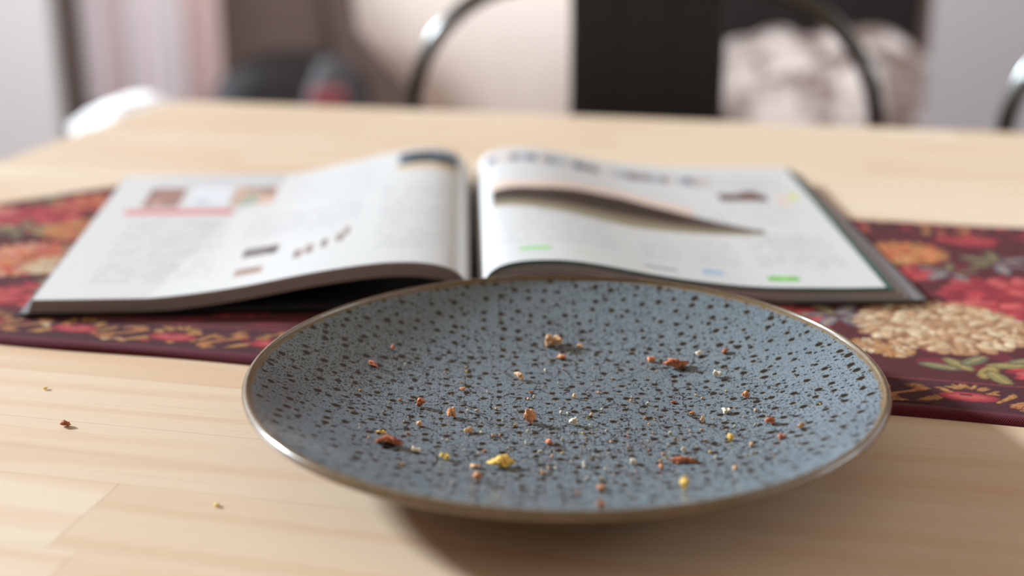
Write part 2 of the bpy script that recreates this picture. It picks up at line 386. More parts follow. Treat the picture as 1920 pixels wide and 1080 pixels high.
    for k in range(9):
        rr = .0405*(1-k/9.2); n = max(6, int(26*(1-k/10)))
        for j in range(n):
            a = 2*PI*(j+RNG.uniform(-.35, .35))/n
            ell(.071+rr*math.cos(a), .694+rr*.93*math.sin(a), .0054*RNG.uniform(.7, 1.25), .0030*RNG.uniform(.8, 1.2), a+RNG.uniform(-1.1, 1.1)+.5*math.sin(k*1.9), cream[RNG.integers(3)]*RNG.uniform(.82, 1.06), .85, .0009, lin(128, 82, 52))
    for j in range(9):
        a = RNG.uniform(0, 6.28); ell(.071+.006*math.cos(a), .698+.006*math.sin(a), .004, .0018, a, lin(190, 140, 96), .8, .0008)
    for cx, cy_ in ((.033, .655), (.045, .650), (.125, .668)): f(cx, cy_, .010, gold+cream, 2, 1, .3)
    # borders: a dark band with gold scrolls between plain hems, along both long sides
    for y0, y1, sgn in ((.575, .614, 1), (.880, .915, -1)):
        j0, j1 = np.searchsorted(ys, (y0, y1)); C[:, j0:j1] = lin(66, 16, 28)
        ym = (y0+y1)/2
        for yy in (y1-.002 if sgn > 0 else y0+.002,):
            for x in np.arange(-.64, .62, .004): ell(x, yy, .0022, .0009, 0, lin(130, 52, 50), .3, .0002)
        if sgn < 0:
            for _ in range(420): ell(RNG.uniform(-.64, .62), ym+RNG.uniform(-.013, .013), RNG.uniform(.002, .006), RNG.uniform(.0012, .0028), RNG.uniform(0, 3), (gold+redp+org)[RNG.integers(9)], .4)
            continue
        for _ in range(300):                                          # small gold and red touches all along
            xx = RNG.uniform(-.64, .62)
            if .0 < xx < .12: continue
            ell(xx, ym+RNG.uniform(-.012, .012), RNG.uniform(.002, .005), RNG.uniform(.0008, .0018), RNG.uniform(-.8, .8), (gold+gold+redp+org+cream)[RNG.integers(14)]*.85, .3)
        for x in np.arange(-.652, .62, .056):
            ell(x, ym-.001, .0135, .0058, 0, redp[1], .5); ell(x, ym-.001, .009, .0032, 0, redp[3]*.8, .3); ell(x-.001, ym+.0005, .003, .0012, 0, lin(52, 16, 24), .2)
            for j in range(11):                                       # gold sprigs above the red lozenge
                a = PI*(.08+.84*j/10); ell(x+.014*math.cos(a)*RNG.uniform(.6, 1), ym+.002+.0105*math.sin(a), .0034, .0011, a+RNG.uniform(-.5, .5), gold[j % 2]*.8, .3)
            for sd_ in (-1, 1):
                for j in range(6): ell(x+sd_*(.0135+.0014*j), ym-.004+.0018*j*(1 if sd_ > 0 else -.6), .0028, .001, .9*sd_+.2*j, gold[j % 2]*.8, .3)
            xs_ = x+.028                                              # scroll of parallel gold stitches
            for j in range(17):
                q_ = -1+2*j/16; ell(xs_+.0075*math.sin(q_*2.7), ym-.001+.0105*q_, .0042, .0007, .25, (gold+org)[j % 3]*.8, .3)
    j0 = np.searchsorted(ys, .5775); C[:, :j0] = lin(92, 22, 38); j1 = np.searchsorted(ys, .909); C[:, j1:] = lin(92, 22, 38)
    C *= (1+RNG.normal(0, .05, X.shape))[..., None]; np.clip(C, 0, 1, out=C)
    # the end is cut to a point: squeeze rows that lie outside it
    lim = lambda y: -.64 + np.abs(y-.7425)*.80
    Xc = np.maximum(X, lim(Y)) 
    edge = np.minimum(np.minimum(Y-.570, .9155-Y), (X-lim(Y))*.78)
    edge = np.clip(edge, 0, .004)/.004
    und = .0006*np.sin(X*23)*np.sin(Y*31+1)+.0005*np.sin(X*61+Y*19)
    Z = T0 + RT*np.sqrt(np.clip(1-(1-edge)**2, 0, 1)) + (H*.7+.0003+und*.4)*edge
    roll_ = np.exp(-((Y-.5735)/.003)**2)*.0006; Z += roll_
    Yc = Y + .0012*np.sin(X*37)*(Y < .58) + .0022*np.exp(-((Y-.570)/.05)**2)*np.sin(X*8+.5)
    P = np.stack([Xc, Yc, Z], -1)
    o = grid_mesh('table_runner', P, M['cloth'], None, C)
    o.rotation_euler = (0, 0, YAW)
    # hem underside closes down to the table
    tag(o, 'dark red floral tapestry runner with a pointed end lying across the table', 'table runner')
    return o
make_runner()

# ---------------------------------------------------------------- open magazine
near = np.array([-.2571, .6799, 0]); nd = np.array([.20638768, .69824039, 0])-near; nd /= np.linalg.norm(nd)
far = np.array([-.2885, .9788, 0]); fd = np.array([.20845281, .99990398, 0])-far; fd /= np.linalg.norm(fd)
NL = [(0.0, 0.006), (0.0092, 0.0075), (0.0642, 0.0084), (0.1082, 0.0137), (0.1522, 0.0226), (0.1961, 0.0284), (0.2181, 0.0262), (0.229, .0215), (0.2335, .0165), (.2350, .008)]
FL = [(0, .005), (0.0652, 0.0070), (0.1304, 0.0100), (0.188, 0.0230), (0.2249, 0.0312), (0.245, 0.0275), (0.2545, 0.0200), (.2570, .008)]
NRt = [(0.2395, .008), (0.2415, 0.0185), (0.2480, 0.0240), (0.2600, 0.0275), (0.2867, 0.0278), (0.3133, 0.0225), (0.3431, 0.0160), (0.3882, 0.0098), (0.4543, 0.0084), (0.4633, 0.0080)]
FRt = [(0.2615, .008), (0.2640, 0.0190), (0.2700, 0.0255), (0.2944, 0.0300), (0.322, 0.0256), (0.356, 0.0170), (0.40, 0.0120), (0.498, 0.0095)]
magazine = empty('magazine', (-.02, .85, T0+.0035))
tag(magazine, 'thick glossy magazine lying open on the red runner behind the plate', 'magazine')
def sheet(N_, F_, dz=0.0, ext=0.0, side=1, nv=140, inset=0.0):
    s0, z0 = sm(N_, side); s1, z1 = sm(F_, side)
    if side > 0: e0 = (s0-s0[0])/(s0[-1]-s0[0]); s0 = s0+ext*e0; s1 = s1+ext*e0
    else: e0 = 1-(s0-s0[0])/(s0[-1]-s0[0]); s0 = s0-ext*e0; s1 = s1-ext*e0
    A = near+nd*s0[:, None]; A[:, 2] = z0+.0025; B = far+fd*s1[:, None]; B[:, 2] = z1+.0012
    v = np.linspace(0+inset, 1, nv)[None, :, None]
    P = A[:, None]*(1-v)+B[:, None]*v
    P[..., 2] = np.maximum(P[..., 2]+.0012+dz, .0124+dz) + T0
    return P
# printed matter as colour drawn in page space: u across (0 left edge .. 1 right edge), v from near to far
lin = lambda *c: np.array(srgb(*c)[:3])
U, V = np.meshgrid(np.linspace(0, 1, 121*2), np.linspace(0, 1, 320), indexing='ij')
def up_sheet(P):                                           # resample the ruled sheet to the print grid
    n, m = P.shape[:2]; ui = np.linspace(0, n-1, 242); vi = np.linspace(0, m-1, 320)
    i0 = np.floor(ui).astype(int).clip(0, n-2); a = (ui-i0)[:, None, None]
    Q = P[i0]*(1-a)+P[i0+1]*a
    j0 = np.floor(vi).astype(int).clip(0, m-2); b = (vi-j0)[None, :, None]
    return Q[:, j0]*(1-b)+Q[:, j0+1]*b
def blank(): return np.ones(U.shape+(3,))*lin(204, 202, 198)
def rect(C, u0, u1, v0, v1, cols, n=5, rough=.5):
    m = (U > u0) & (U < u1) & (V > v0) & (V < v1)
    base = cols[0]; C[m] = base
    for _ in range(n):
        cu, cv = RNG.uniform(u0, u1), RNG.uniform(v0, v1); a, b = (u1-u0)*RNG.uniform(.12, .35), (v1-v0)*RNG.uniform(.12, .4)
        mm = m & (((U-cu)/a)**2+((V-cv)/b)**2 < 1); C[mm] = cols[RNG.integers(len(cols))]
def text(C, u0, u1, v0, v1, pitch=.014, col=lin(120, 120, 125), dens=.75):
    v = v0; w = .0045
    while v < v1:
        u = u0
        while u < u1:
            L = RNG.uniform(.008, .03)
            if RNG.random() < dens:
                m = (U > u) & (U < min(u+L, u1)) & (V > v) & (V < v+w); C[m] = C[m]*.45+col*.55
            u += L+.006
        v += pitch
cl = blank()
brown = [lin(150, 112, 100), lin(120, 84, 76), lin(190, 150, 136)]
rect(cl, .10, .20, .67, .86, brown, 4); rect(cl, .07, .36, .605, .650, [lin(206, 120, 120), lin(190, 100, 104)], 3)
rect(cl, .22, .33, .70, .86, [lin(214, 214, 216), lin(190, 192, 196)], 4); rect(cl, .34, .46, .68, .86, [lin(190, 162, 140), lin(160, 168, 150), lin(206, 170, 150), lin(150, 120, 104)], 9)
rect(cl, .44, .53, .205, .275, [lin(112, 104, 102), lin(80, 74, 74), lin(160, 150, 146)], 4); rect(cl, .44, .51, .075, .125, [lin(168, 140, 126), lin(130, 104, 94)], 4)
for k, (a, b) in enumerate(((.575, .13), (.60, .15), (.635, .17), (.67, .20), (.685, .24))): rect(cl, a, a+.02, b, b+.07, [lin(158, 142, 134), lin(120, 108, 104)], 2)
rect(cl, .80, .965, .83, .965, [lin(74, 98, 112), lin(40, 52, 60), lin(120, 140, 150), lin(52, 60, 66)], 7); rect(cl, .80, .965, .765, .83, [lin(206, 182, 150), lin(176, 150, 120)], 4)
text(cl, .77, .935, .10, .62, col=lin(140, 140, 146)); text(cl, .10, .38, .10, .55); text(cl, .42, .72, .32, .58); text(cl, .50, .74, .62, .92, col=lin(150, 150, 155)); text(cl, .10, .45, .90, .96)
cr = blank()
# the long dark photograph that sweeps across the right page
t = np.clip((U-.05)/.74, 0, 1)
top = np.interp(U, [.05, .18, .30, .42, .56, .77], [.585, .57, .60, .60, .53, .40]); bot = np.interp(U, [.05, .18, .30, .42, .56, .79], [.43, .375, .35, .335, .345, .36])
band = (U > .045) & (U < .79) & (V < top) & (V > bot)
f_ = np.clip((V-bot)/(top-bot+1e-6), 0, 1)[..., None]
shade = np.where(f_ > .42, lin(50, 36, 31), lin(92, 80, 62)*(f_/.42)+lin(160, 148, 122)*(1-f_/.42))
tt = np.clip(t*2-1.35, 0, 1)[..., None]
cr[band] = (shade*(1-.35*tt)+lin(190, 170, 150)*.35*tt)[band]
up_ = (U > .045) & (U < .62) & (V >= top) & (V < top+.075); cr[up_] = lin(222, 190, 168)*.75+.25*cr[up_]
for k in range(26):
    u0 = .03+k*.027; v0 = .90-.16*min(1, k*.027/.7)*.4; rect(cr, u0, u0+.024, v0-.04, v0+.035, [[lin(150, 158, 170), lin(120, 104, 104), lin(196, 180, 172), lin(88, 98, 118), lin(206, 196, 190)][RNG.integers(5)], lin(170, 140, 128)], 2)
rect(cr, .725, .87, .655, .715, [lin(92, 58, 52), lin(70, 46, 44), lin(130, 90, 78)], 6); rect(cr, .80, .85, .715, .745, [lin(90, 60, 56)], 1)
rect(cr, .935, .965, .67, .72, [lin(206, 200, 96), lin(180, 176, 90)], 2); rect(cr, .90, .925, .60, .72, [lin(214, 190, 176)], 2)
G1 = lin(112, 176, 72); G2 = lin(126, 206, 92)
rect(cr, .10, .18, .072, .090, [lin(130, 196, 120), G2], 2); rect(cr, .24, .31, .066, .078, [lin(176, 204, 160)], 2); rect(cr, .72, .80, .040, .068, [G1, G2], 3)
rect(cr, .41, .49, .048, .058, [lin(110, 110, 112)], 2); rect(cr, .56, .61, .055, .085, [lin(150, 176, 196), lin(176, 190, 204)], 2)
text(cr, .05, .36, .12, .40, col=lin(150, 150, 156)); text(cr, .42, .68, .12, .30, col=lin(150, 150, 156)); text(cr, .72, .95, .12, .36); text(cr, .66, .95, .44, .62, col=lin(150, 150, 155), dens=.6); text(cr, .66, .95, .74, .9)
PL = sheet(NL, FL, 0, 0, -1); PR = sheet(NRt, FRt, 0, 0, 1)
off = np.array([-.02, .85, T0+.0035])
grid_mesh('left_page', up_sheet(PL)-off, M['paper'], magazine, cl)['label'] = 'left page with small photographs and grey text columns'
grid_mesh('right_page', up_sheet(PR)-off, M['paper'], magazine, cr)['label'] = 'right page with a long dark photograph and green captions'
def block(name, N_, F_, side, lay, thick=.0078):
    Ps, Cs = [], []
    verts = []; faces = []; cols = []
    n = len(lay)
    for k, (ext, c) in enumerate(lay):
        zt = -(k/n)*thick-.00012; zb = -((k+.92)/n)*thick-.00012
        ext += RNG.uniform(-.0002, .0002); ins = RNG.uniform(0, .0022)-.005*k/n
        A = sheet(N_, F_, zt, ext, side, 8, ins); B = sheet(N_, F_, zb, ext, side, 8, ins)
        nu, nv = A.shape[:2]; base = len(verts)
        for P in (A, B):
            verts += [tuple(p-off) for p in P.reshape(-1, 3)]; cols += [c]*(nu*nv)
        ia = lambda i, j, b=0: base+b*nu*nv+i*nv+j
        for i in range(nu-1):
            for j in range(nv-1):
                faces.append((ia(i, j), ia(i+1, j), ia(i+1, j+1), ia(i, j+1))); faces.append((ia(i, j, 1), ia(i, j+1, 1), ia(i+1, j+1, 1), ia(i+1, j, 1)))
            faces.append((ia(i, 0), ia(i, 0, 1), ia(i+1, 0, 1), ia(i+1, 0))); faces.append((ia(i, nv-1), ia(i+1, nv-1), ia(i+1, nv-1, 1), ia(i, nv-1, 1)))
        for j in range(nv-1):
            faces.append((ia(0, j), ia(0, j+1), ia(0, j+1, 1), ia(0, j, 1))); faces.append((ia(nu-1, j), ia(nu-1, j, 1), ia(nu-1, j+1, 1), ia(nu-1, j+1)))
    me = bpy.data.meshes.new(name); me.from_pydata(verts, [], faces)
    a = me.color_attributes.new('print', 'FLOAT_COLOR', 'POINT'); cc = np.ones((len(verts), 4), np.float32); cc[:, :3] = np.array(cols); a.data.foreach_set('color', cc.reshape(-1))
    me.materials.append(M['paper']); return link(bpy.data.objects.new(name, me), magazine)
pg = [lin(160, 148, 146), lin(128, 116, 116), lin(172, 162, 160), lin(112, 102, 102)]  # page-edge greys, with the shade of the near side put into the colour
layL = [(.0006+.0003*k, pg[k % 4]) for k in range(10)]
layR = [(.001, lin(40, 50, 46)), (.0035, lin(84, 150, 140)), (.005, lin(60, 70, 66))] + [(.0065+.0014*k, [lin(150, 146, 146), lin(196, 194, 196), lin(120, 114, 114)][k % 3]) for k in range(7)]
block('page_block', NL, FL, -1, layL)
block('page_block', NRt, FRt, 1, layR)
def cover(name, S0, S1, F0, F1, m, lbl):
    n = 40; P = []
    for lay in (.0016, .0001):
        a = np.linspace(S0, S1, n); b = np.linspace(F0, F1, n)
        A = near+nd*a[:, None]; B = far+fd*b[:, None]
        v = np.linspace(-.007, 1, 14)[None, :, None]; Q = A[:, None]*(1-v)+B[:, None]*v
        Q[..., 2] = T0+.0040+lay
        P.append(Q-off)
    Pt, Pb = P
    ring = np.concatenate([Pt, Pb[::-1]], 0)
    o = grid_mesh(name, ring, m, magazine, None, True); o['label'] = lbl
cover('front_cover', -.0075, .238, -.0045, .2585, M['cover'], 'dark cover edge showing at left')
cover('back_cover', .2385, .486, .2595, .512, M['silver'], 'grey cover edge showing at right')

# ---------------------------------------------------------------- plate
PC = Vector((.02199901, .53115835, T0+RT+.0010))
PROF = [(0, .0045), (.03, .0045), (.055, .0048), (.072, .0063), (.088, .0094), (.102, .0133), (.114, .0173), (.124, .0213), (.1300, .0243), (.1322, .0254)]
def smooth_prof(P, n=60):
    P = np.array(P); r = np.linspace(P[0, 0], P[-1, 0], n); z = np.interp(r, P[:, 0], P[:, 1])
    for _ in range(12): z[1:-1] = (z[:-2]+2*z[1:-1]+z[2:])/4
    return list(zip(r.tolist(), z.tolist()))
PS = smooth_prof(PROF)
def plate_z(r): return float(np.interp(r, [p[0] for p in PS], [p[1] for p in PS]))
plate = empty('plate', tuple(PC)); tag(plate, 'speckled blue-grey stoneware plate with brown rim, scattered with toast crumbs', 'plate')
obj('dish', lathe(bmesh.new(), PS, 160), M['glaze'], plate)
rimp = [PS[-1]] + [(.1330+.0020*math.cos(a), .0248+.0021*math.sin(a)) for a in (PI*.60-PI*1.05*k/12 for k in range(13))] + [(.1318, .0216)]
obj('rim', lathe(bmesh.new(), rimp, 160), M['rim'], plate, label='glossy brown rim')
obj('underside', lathe(bmesh.new(), [(.1318, .0216), (.124, .0180), (.112, .0131), (.098, .0082), (.082, .0045), (.064, .0024), (.050, .0016)], 128), M['under'], plate, label='orange brown glazed underside')
obj('foot_ring', lathe(bmesh.new(), [(.050, .0017), (.0495, .0004), (.048, 0), (.045, 0), (.044, .0008), (.042, .002), (.0, .0022)], 96), M['foot'], plate)

# ---------------------------------------------------------------- crumbs
CM = {}
def crumb_mat(name, a, b, c):
    N = NT(name); tc = N.n('ShaderNodeTexCoord').outputs['Object']
    col = N.mix(N.ramp(N.noise(tc, 900, 4, .7), .38, .60), srgb(*a), srgb(*b)); col = N.mix(N.ramp(N.noise(tc, 1600, 3), .58, .72), col, srgb(*c))
    N.set(Base_Color=col, Roughness=.8, Subsurface_Weight=.12, Subsurface_Radius=(.0012, .0006, .0003)); N.bump(N.noise(tc, 2600, 3), .8, .0006); return N.m
CM['brown'] = crumb_mat('toasted_crust', (204, 124, 78), (232, 166, 114), (250, 212, 166))
CM['red'] = crumb_mat('dark_crust', (172, 90, 58), (222, 140, 98), (248, 196, 150))
CM['tan'] = crumb_mat('tan_crumb', (226, 170, 120), (242, 200, 156), (252, 226, 192))
CM['cream'] = crumb_mat('cream_crumb', (238, 222, 190), (246, 236, 214), (226, 186, 140))
CM['yellow'] = crumb_mat('yellow_crumb', (246, 190, 80), (252, 218, 124), (238, 164, 64))
def crumb_mesh(seed, a, b, c, sub=3, lobes=1, rough=.35):
    """torn crumb with broken faces and a grainy skin, a x b x c metres, resting on z = 0"""
    rg = random.Random(seed*77+5); bm = bmesh.new()
    bmesh.ops.create_icosphere(bm, subdivisions=sub+1 if sub < 4 else sub, radius=1)
    cuts = [(Vector((rg.gauss(0, 1), rg.gauss(0, 1), rg.gauss(0, .8))).normalized(), rg.uniform(.45, .85)) for _ in range(9)]
    o1 = Vector((seed*3.1, seed*1.7, seed*.9)); asp = a/b
    for v in bm.verts:
        p = v.co.copy()
        for n_, d in cuts:                                             # broken faces
            e = p.dot(n_)-d
            if e > 0: p -= n_*e*.92
        w = Vector((p.x*asp, p.y, p.z*c/b))                            # noise that does not stretch with the shape
        k = 1+rough*.9*noise.noise(w*1.3+o1)+rough*.75*noise.noise(w*3+o1)+rough*.55*abs(noise.noise(w*6.5+o1))+rough*.6*noise.noise(w*12+o1)+rough*.35*noise.noise(w*24+o1)
        if lobes > 1: k *= 1-(.36 if lobes == 2 else .12)*(.5+.5*math.cos(p.x*PI*lobes))
        p = p*k
        v.co = Vector((p.x*a*.55, p.y*b*.53+(b*.10*math.sin(p.x*2.2+seed)), p.z*c*.54*(1+.25*math.sin(p.x*1.9+seed*2))))
    zmin = min(v.co.z for v in bm.verts)
    for v in bm.verts:
        v.co.z -= zmin
        if v.co.z < c*.12: v.co.z *= .25
    return bm
def on_plate(px, py):
    z = PC.z+.005
    for _ in range(30):
        p = atZ(px, py, z); r = math.hypot(p.x-PC.x, p.y-PC.y)
        z = z*.5+.5*(PC.z+plate_z(min(r, .133)))
    return Vector((p.x, p.y, z)), r
def place(o, px, py, yaw):
    p, r = on_plate(px, py); o.location = p
    if r > .06:                                                     # lean with the wall of the dish
        s = (plate_z(min(r+.003, .133))-plate_z(r-.003))/.006; n = Vector((-(p.x-PC.x)/r*s, -(p.y-PC.y)/r*s, 1)).normalized()
        q = Vector((0, 0, 1)).rotation_difference(n) @ Matrix.Rotation(yaw, 3, 'Z').to_quaternion(); o.rotation_euler = q.to_euler()
    else: o.rotation_euler = (0, 0, yaw)
MM = 1/4386*1000                                                     # mm per pixel on the plate
CR = [  # px, py (foot), length mm, depth mm, height mm, colour, lobes, yaw, label
 (1038, 647, 9.8, 5.5, 5.4, 'tan', 2, .10, 'large two-lobed pale brown crumb nearest the magazine on the plate'),
 (1053, 673, 5.4, 3.0, 2.4, 'brown', 1, -.1, 'flat brown flake just in front of the large two-lobed crumb'),
 (1086, 652, 3.2, 2.6, 2.1, 'tan', 1, 0, 'small tan crumb right beside the large two-lobed crumb'),
 (1267, 689, 11.2, 4.6, 3.9, 'red', 3, .12, 'long reddish brown crust splinter at the right back of the plate'),
 (1220, 678, 4.1, 3.0, 2.5, 'brown', 1, -.4, 'orange brown crumb left of the long back crust splinter'),
 (1311, 666, 2.6, 2.4, 2.2, 'cream', 1, 0, 'round white crumb behind the long back crust splinter'),
 (1361, 662, 3.2, 2.4, 1.8, 'red', 1, .2, 'reddish crumb farthest right near the back of the plate'),
 (1347, 708, 4.4, 3.4, 3.0, 'cream', 2, -.3, 'ragged white crumb on the right half of the plate'),
 (974, 712, 5.0, 3.2, 3.2, 'tan', 1, -.5, 'pointed cream-tan crumb left of the plate middle'),
 (1400, 746, 3.1, 2.6, 2.4, 'brown', 1, .3, 'knobbly orange brown crumb right of the plate middle'),
 (1363, 775, 4.2, 3.0, 2.5, 'cream', 2, .1, 'oval cream crumb with tan underside right of the plate middle'),
 (1445, 797, 3.6, 3.4, 4.2, 'red', 1, .5, 'dark red pyramid-shaped crumb at the right of the plate'),
 (1503, 804, 2.8, 2.0, 1.9, 'tan', 1, .2, 'peach crumb farthest right on the plate'),
 (1370, 826, 3.2, 2.6, 2.4, 'yellow', 1, .1, 'golden crumb low on the right half of the plate'),
 (1286, 868, 10.6, 3.4, 2.7, 'red', 3, -.05, 'long reddish crust bar near the front of the plate'),
 (1075, 797, 4.2, 3.2, 2.8, 'cream', 2, .3, 'cream crumb in the middle of the plate'),
 (992, 793, 3.8, 5.5, 5.4, 'brown', 2, 1.35, 'upright golden brown crumb left of the middle cream crumb'),
 (1076, 747, 1.8, 1.8, 3.0, 'tan', 1, 0, 'thin upright peach crumb in the plate middle'),
 (846, 783, 5.0, 3.8, 3.6, 'brown', 2, .2, 'rough orange brown crumb on the left half of the plate'),
 (788, 762, 4.2, 3.2, 2.7, 'red', 1, 0, 'dark red crumb dusted white on the left half'),
 (729, 834, 10.4, 5.0, 4.6, 'red', 4, .05, 'largest toasted crust chunk at the left of the plate'),
 (714, 812, 3.4, 2.0, 1.6, 'yellow', 1, .1, 'pale yellow flake behind the large left crust chunk'),
 (942, 875, 8.8, 5.0, 3.8, 'yellow', 3, .02, 'bright yellow chunk near the front of the plate'),
 (890, 877, 4.6, 3.0, 2.8, 'tan', 2, .1, 'tan crumb left of the bright yellow chunk'),
 (835, 862, 4.4, 3.0, 3.0, 'yellow', 1, -.6, 'orange-yellow crumb two places left of the yellow chunk'),
 (894, 900, 3.0, 2.6, 2.4, 'brown', 1, .1, 'orange crumb in front of the tan crumb at the front left'),
 (780, 848, 4.8, 2.4, 1.9, 'cream', 2, -.1, 'white cream pair of flakes right of the large left crust'),
 (878, 812, 3.2, 2.4, 2.4, 'tan', 1, .4, 'yellowish tan crumb below the rough orange brown crumb'),
 (1031, 834, 3.4, 2.6, 2.1, 'red', 1, -.2, 'reddish crumb between the yellow chunk and the plate middle'),
 (1286, 918, 3.6, 3.2, 3.4, 'yellow', 1, 0, 'round golden crumb nearest the front rim on the right'),
 (1128, 921, 2.7, 2.6, 2.6, 'brown', 1, 0, 'orange crumb near the front rim at centre'),
 (1127, 951, 2.8, 2.4, 2.0, 'brown', 1, 0, 'orange crumb closest of all to the front rim'),
 (1187, 871, 3.2, 2.6, 2.6, 'cream', 2, 0, 'blurred cream crumb left of the front crust bar'),
 (699, 685, 4.4, 3.4, 1.9, 'red', 1, 0, 'dark red-brown flake on the left wall of the plate'),
 (735, 655, 2.4, 2.0, 1.8, 'red', 1, 0, 'small dark red crumb highest on the left wall'),
 (1282, 847, 2.4, 2.0, 2.4, 'cream', 2, .6, 'white double speck just behind the front crust bar'),
 (868, 732, 2.1, 1.8, 1.8, 'brown', 1, 0, 'tiny peach crumb upper left of the plate middle'),
 (1317, 794, 1.6, 1.4, 2.8, 'tan', 1, 0, 'thin tan sliver left of the golden right-half crumb'),
 (1466, 823, 3.2, 2.4, 1.7, 'red', 1, -.2, 'dull reddish flake in front of the dark pyramid crumb'),
 (1409, 838, 2.0, 2.0, 2.2, 'tan', 1, 0, 'tan crumb right of the golden right-half crumb'),
 (786, 799, 2.3, 2.0, 2.0, 'tan', 1, .5, 'tan crumb between the dark red crumb and the left crust'),
 (1241, 881, 1.9, 1.6, 1.8, 'brown', 1, 0, 'orange speck left in front of the front crust bar'),
 (1380, 881, 2.2, 2.0, 2.0, 'tan', 1, 0, 'tan crumb right in front of the front crust bar'),
 (1262, 756, 2.6, 1.2, 1.0, 'red', 1, 0, 'flat reddish flake behind the oval cream crumb'),
 (1298, 778, 2.4, 1.4, 1.2, 'brown', 1, .1, 'thin brown flake left of the oval cream crumb'),
 (1019, 890, 2.8, 2.0, 2.0, 'tan', 2, .3, 'blurred tan pair of specks right of the yellow chunk'),
]
for i, (px, py, a, b, c, col, lob, yaw, lab) in enumerate(CR):
    o = obj('crumb', crumb_mesh(i+1+(40 if col == 'yellow' else 0), a/1000, b/1000, c/1000, 5 if a > 7 else 4 if a > 3 else 3, lob, .40 if lob > 1 else .34), CM[col])
    place(o, px, py, yaw); tag(o, lab, 'crumb', 'larger toast crumbs on the plate')
# the fine crumbs: copies of a few specks
protos = []
for k, col in enumerate(['cream', 'tan', 'brown', 'yellow', 'cream', 'tan']):
    me_o = obj('crumb_speck', crumb_mesh(60+k, 1, .8, .75, 2, 1, .4), None); me_o.data.materials.append(CM[col]); protos.append(me_o)
spots = []
for n in range(3000):
    if len(spots) >= 235: break
    px = random.gauss(1110, 230); py = random.gauss(800, 75)
    if not (640 < px < 1560 and 655 < py < 935): continue
    p, r = on_plate(px, py)
    if r > .108: continue
    if any((px-c[0])**2+((py-c[1])*2)**2 < 22**2 for c in CR): continue
    if any((px-s[0])**2+((py-s[1])*2)**2 < 9**2 for s in spots): continue
    spots.append((px, py))
kinds = ['cream', 'tan', 'brown', 'yellow', 'cream', 'tan']
WORD = {'cream': 'white', 'tan': 'tan', 'brown': 'orange brown', 'yellow': 'yellow'}
for i, (px, py) in enumerate(spots):
    k = i % 6; o = protos[k] if i < 6 else link(protos[k].copy())
    q = random.choice((.0006, .0007, .0008, .001, .0012, .0016)); o.scale = (q, q, q)
    place(o, px, py, random.uniform(0, 6.28))
    where = ('back' if py < 745 else 'middle' if py < 820 else 'front')+' '+('left' if px < 950 else 'centre' if px < 1230 else 'right')
    size = 'pinhead' if q > .0009 else 'dust-fine'
    tag(o, '%s %s speck among the fine crumbs at the %s of the plate' % (size, WORD[kinds[k]], where), 'crumb', 'fine %s specks at the %s of the plate' % (WORD[kinds[k]], where))
for j, (px, py, a, b, c, col, lab) in enumerate(((123, 799, 3.6, 2.6, 2.2, 'red', 'lone dark red crumb on the bare table at far left'), (405, 949, 2.4, 1.6, .9, 'yellow', 'pale yellow fleck on the bare table below the plate rim'), (85, 730, 2.6, 1.6, .7, 'yellow', 'pale yellow fleck on the bare table near the runner'))):
    o = obj('crumb', crumb_mesh(90+j, a/1000, b/1000, c/1000, 3, 1, .4), CM[col]); o.location = atZ(px, py, T0+.0001); o.rotation_euler = (0, 0, .3*j); tag(o, lab, 'crumb')

# ---------------------------------------------------------------- chairs beyond the table
def arch(w, top, r, foot_y, n=8):
    pts = [(-w/2, foot_y, .0), (-w/2, foot_y*.5, .25), (-w/2, 0, .46), (-w/2, 0, top-r)]
    pts += [(-w/2+r-r*math.cos(a), 0, top-r+r*math.sin(a)) for a in (PI/2*j/n for j in range(1, n+1))]
    return pts + [(-x, y, z) for x, y, z in pts[::-1]]
def make_chair(label):
    t = empty('dining_chair'); tag(t, label, 'chair', 'metal-framed chairs on the far side of the table')
    obj('back_frame', tube(bmesh.new(), arch(.53, .858, .155, .05, 10), .0095, 14), M['tube'], t, label='dark chrome tube arch')
    bm = bmesh.new()
    for k in range(3):
        x0 = -.086+.0577*k; box(bm, x0+.010, x0+.0672, -.008, .008, .47, .850, .0025, 2)
    obj('backrest', bm, M['leather'], t, label='black upright back panel')
    obj('seat', box(bmesh.new(), -.225, .225, -.43, -.015, .435, .475, .016, 3), M['leather'], t)
    for s in (-1, 1): obj('leg', tube(bmesh.new(), [(s*.20, -.41, 0), (s*.20, -.40, .25), (s*.20, -.385, .437)], .0085, 12), M['tube'], t)
    for s in (-1, 1): obj('seat_rail', tube(bmesh.new(), [(s*.262, .0, .45), (s*.215, -.03, .447), (s*.20, -.39, .445)], .007, 10), M['tube'], t)
    return t
c1 = make_chair('metal-framed chair with black centre panel behind the magazine, beyond the table'); c1.location = tw(-.200, 1.50); c1.rotation_euler = (0, 0, YAW)
def copy_tree(o, parent=None):
    c = o.copy(); COL.objects.link(c); c.parent = parent
    for ch in o.children: copy_tree(ch, c)
    return c
c2 = copy_tree(c1); c2.location = tw(.463, 1.50); c2['label'] = 'metal-framed chair cut off by the right edge of the photo, beyond the table'

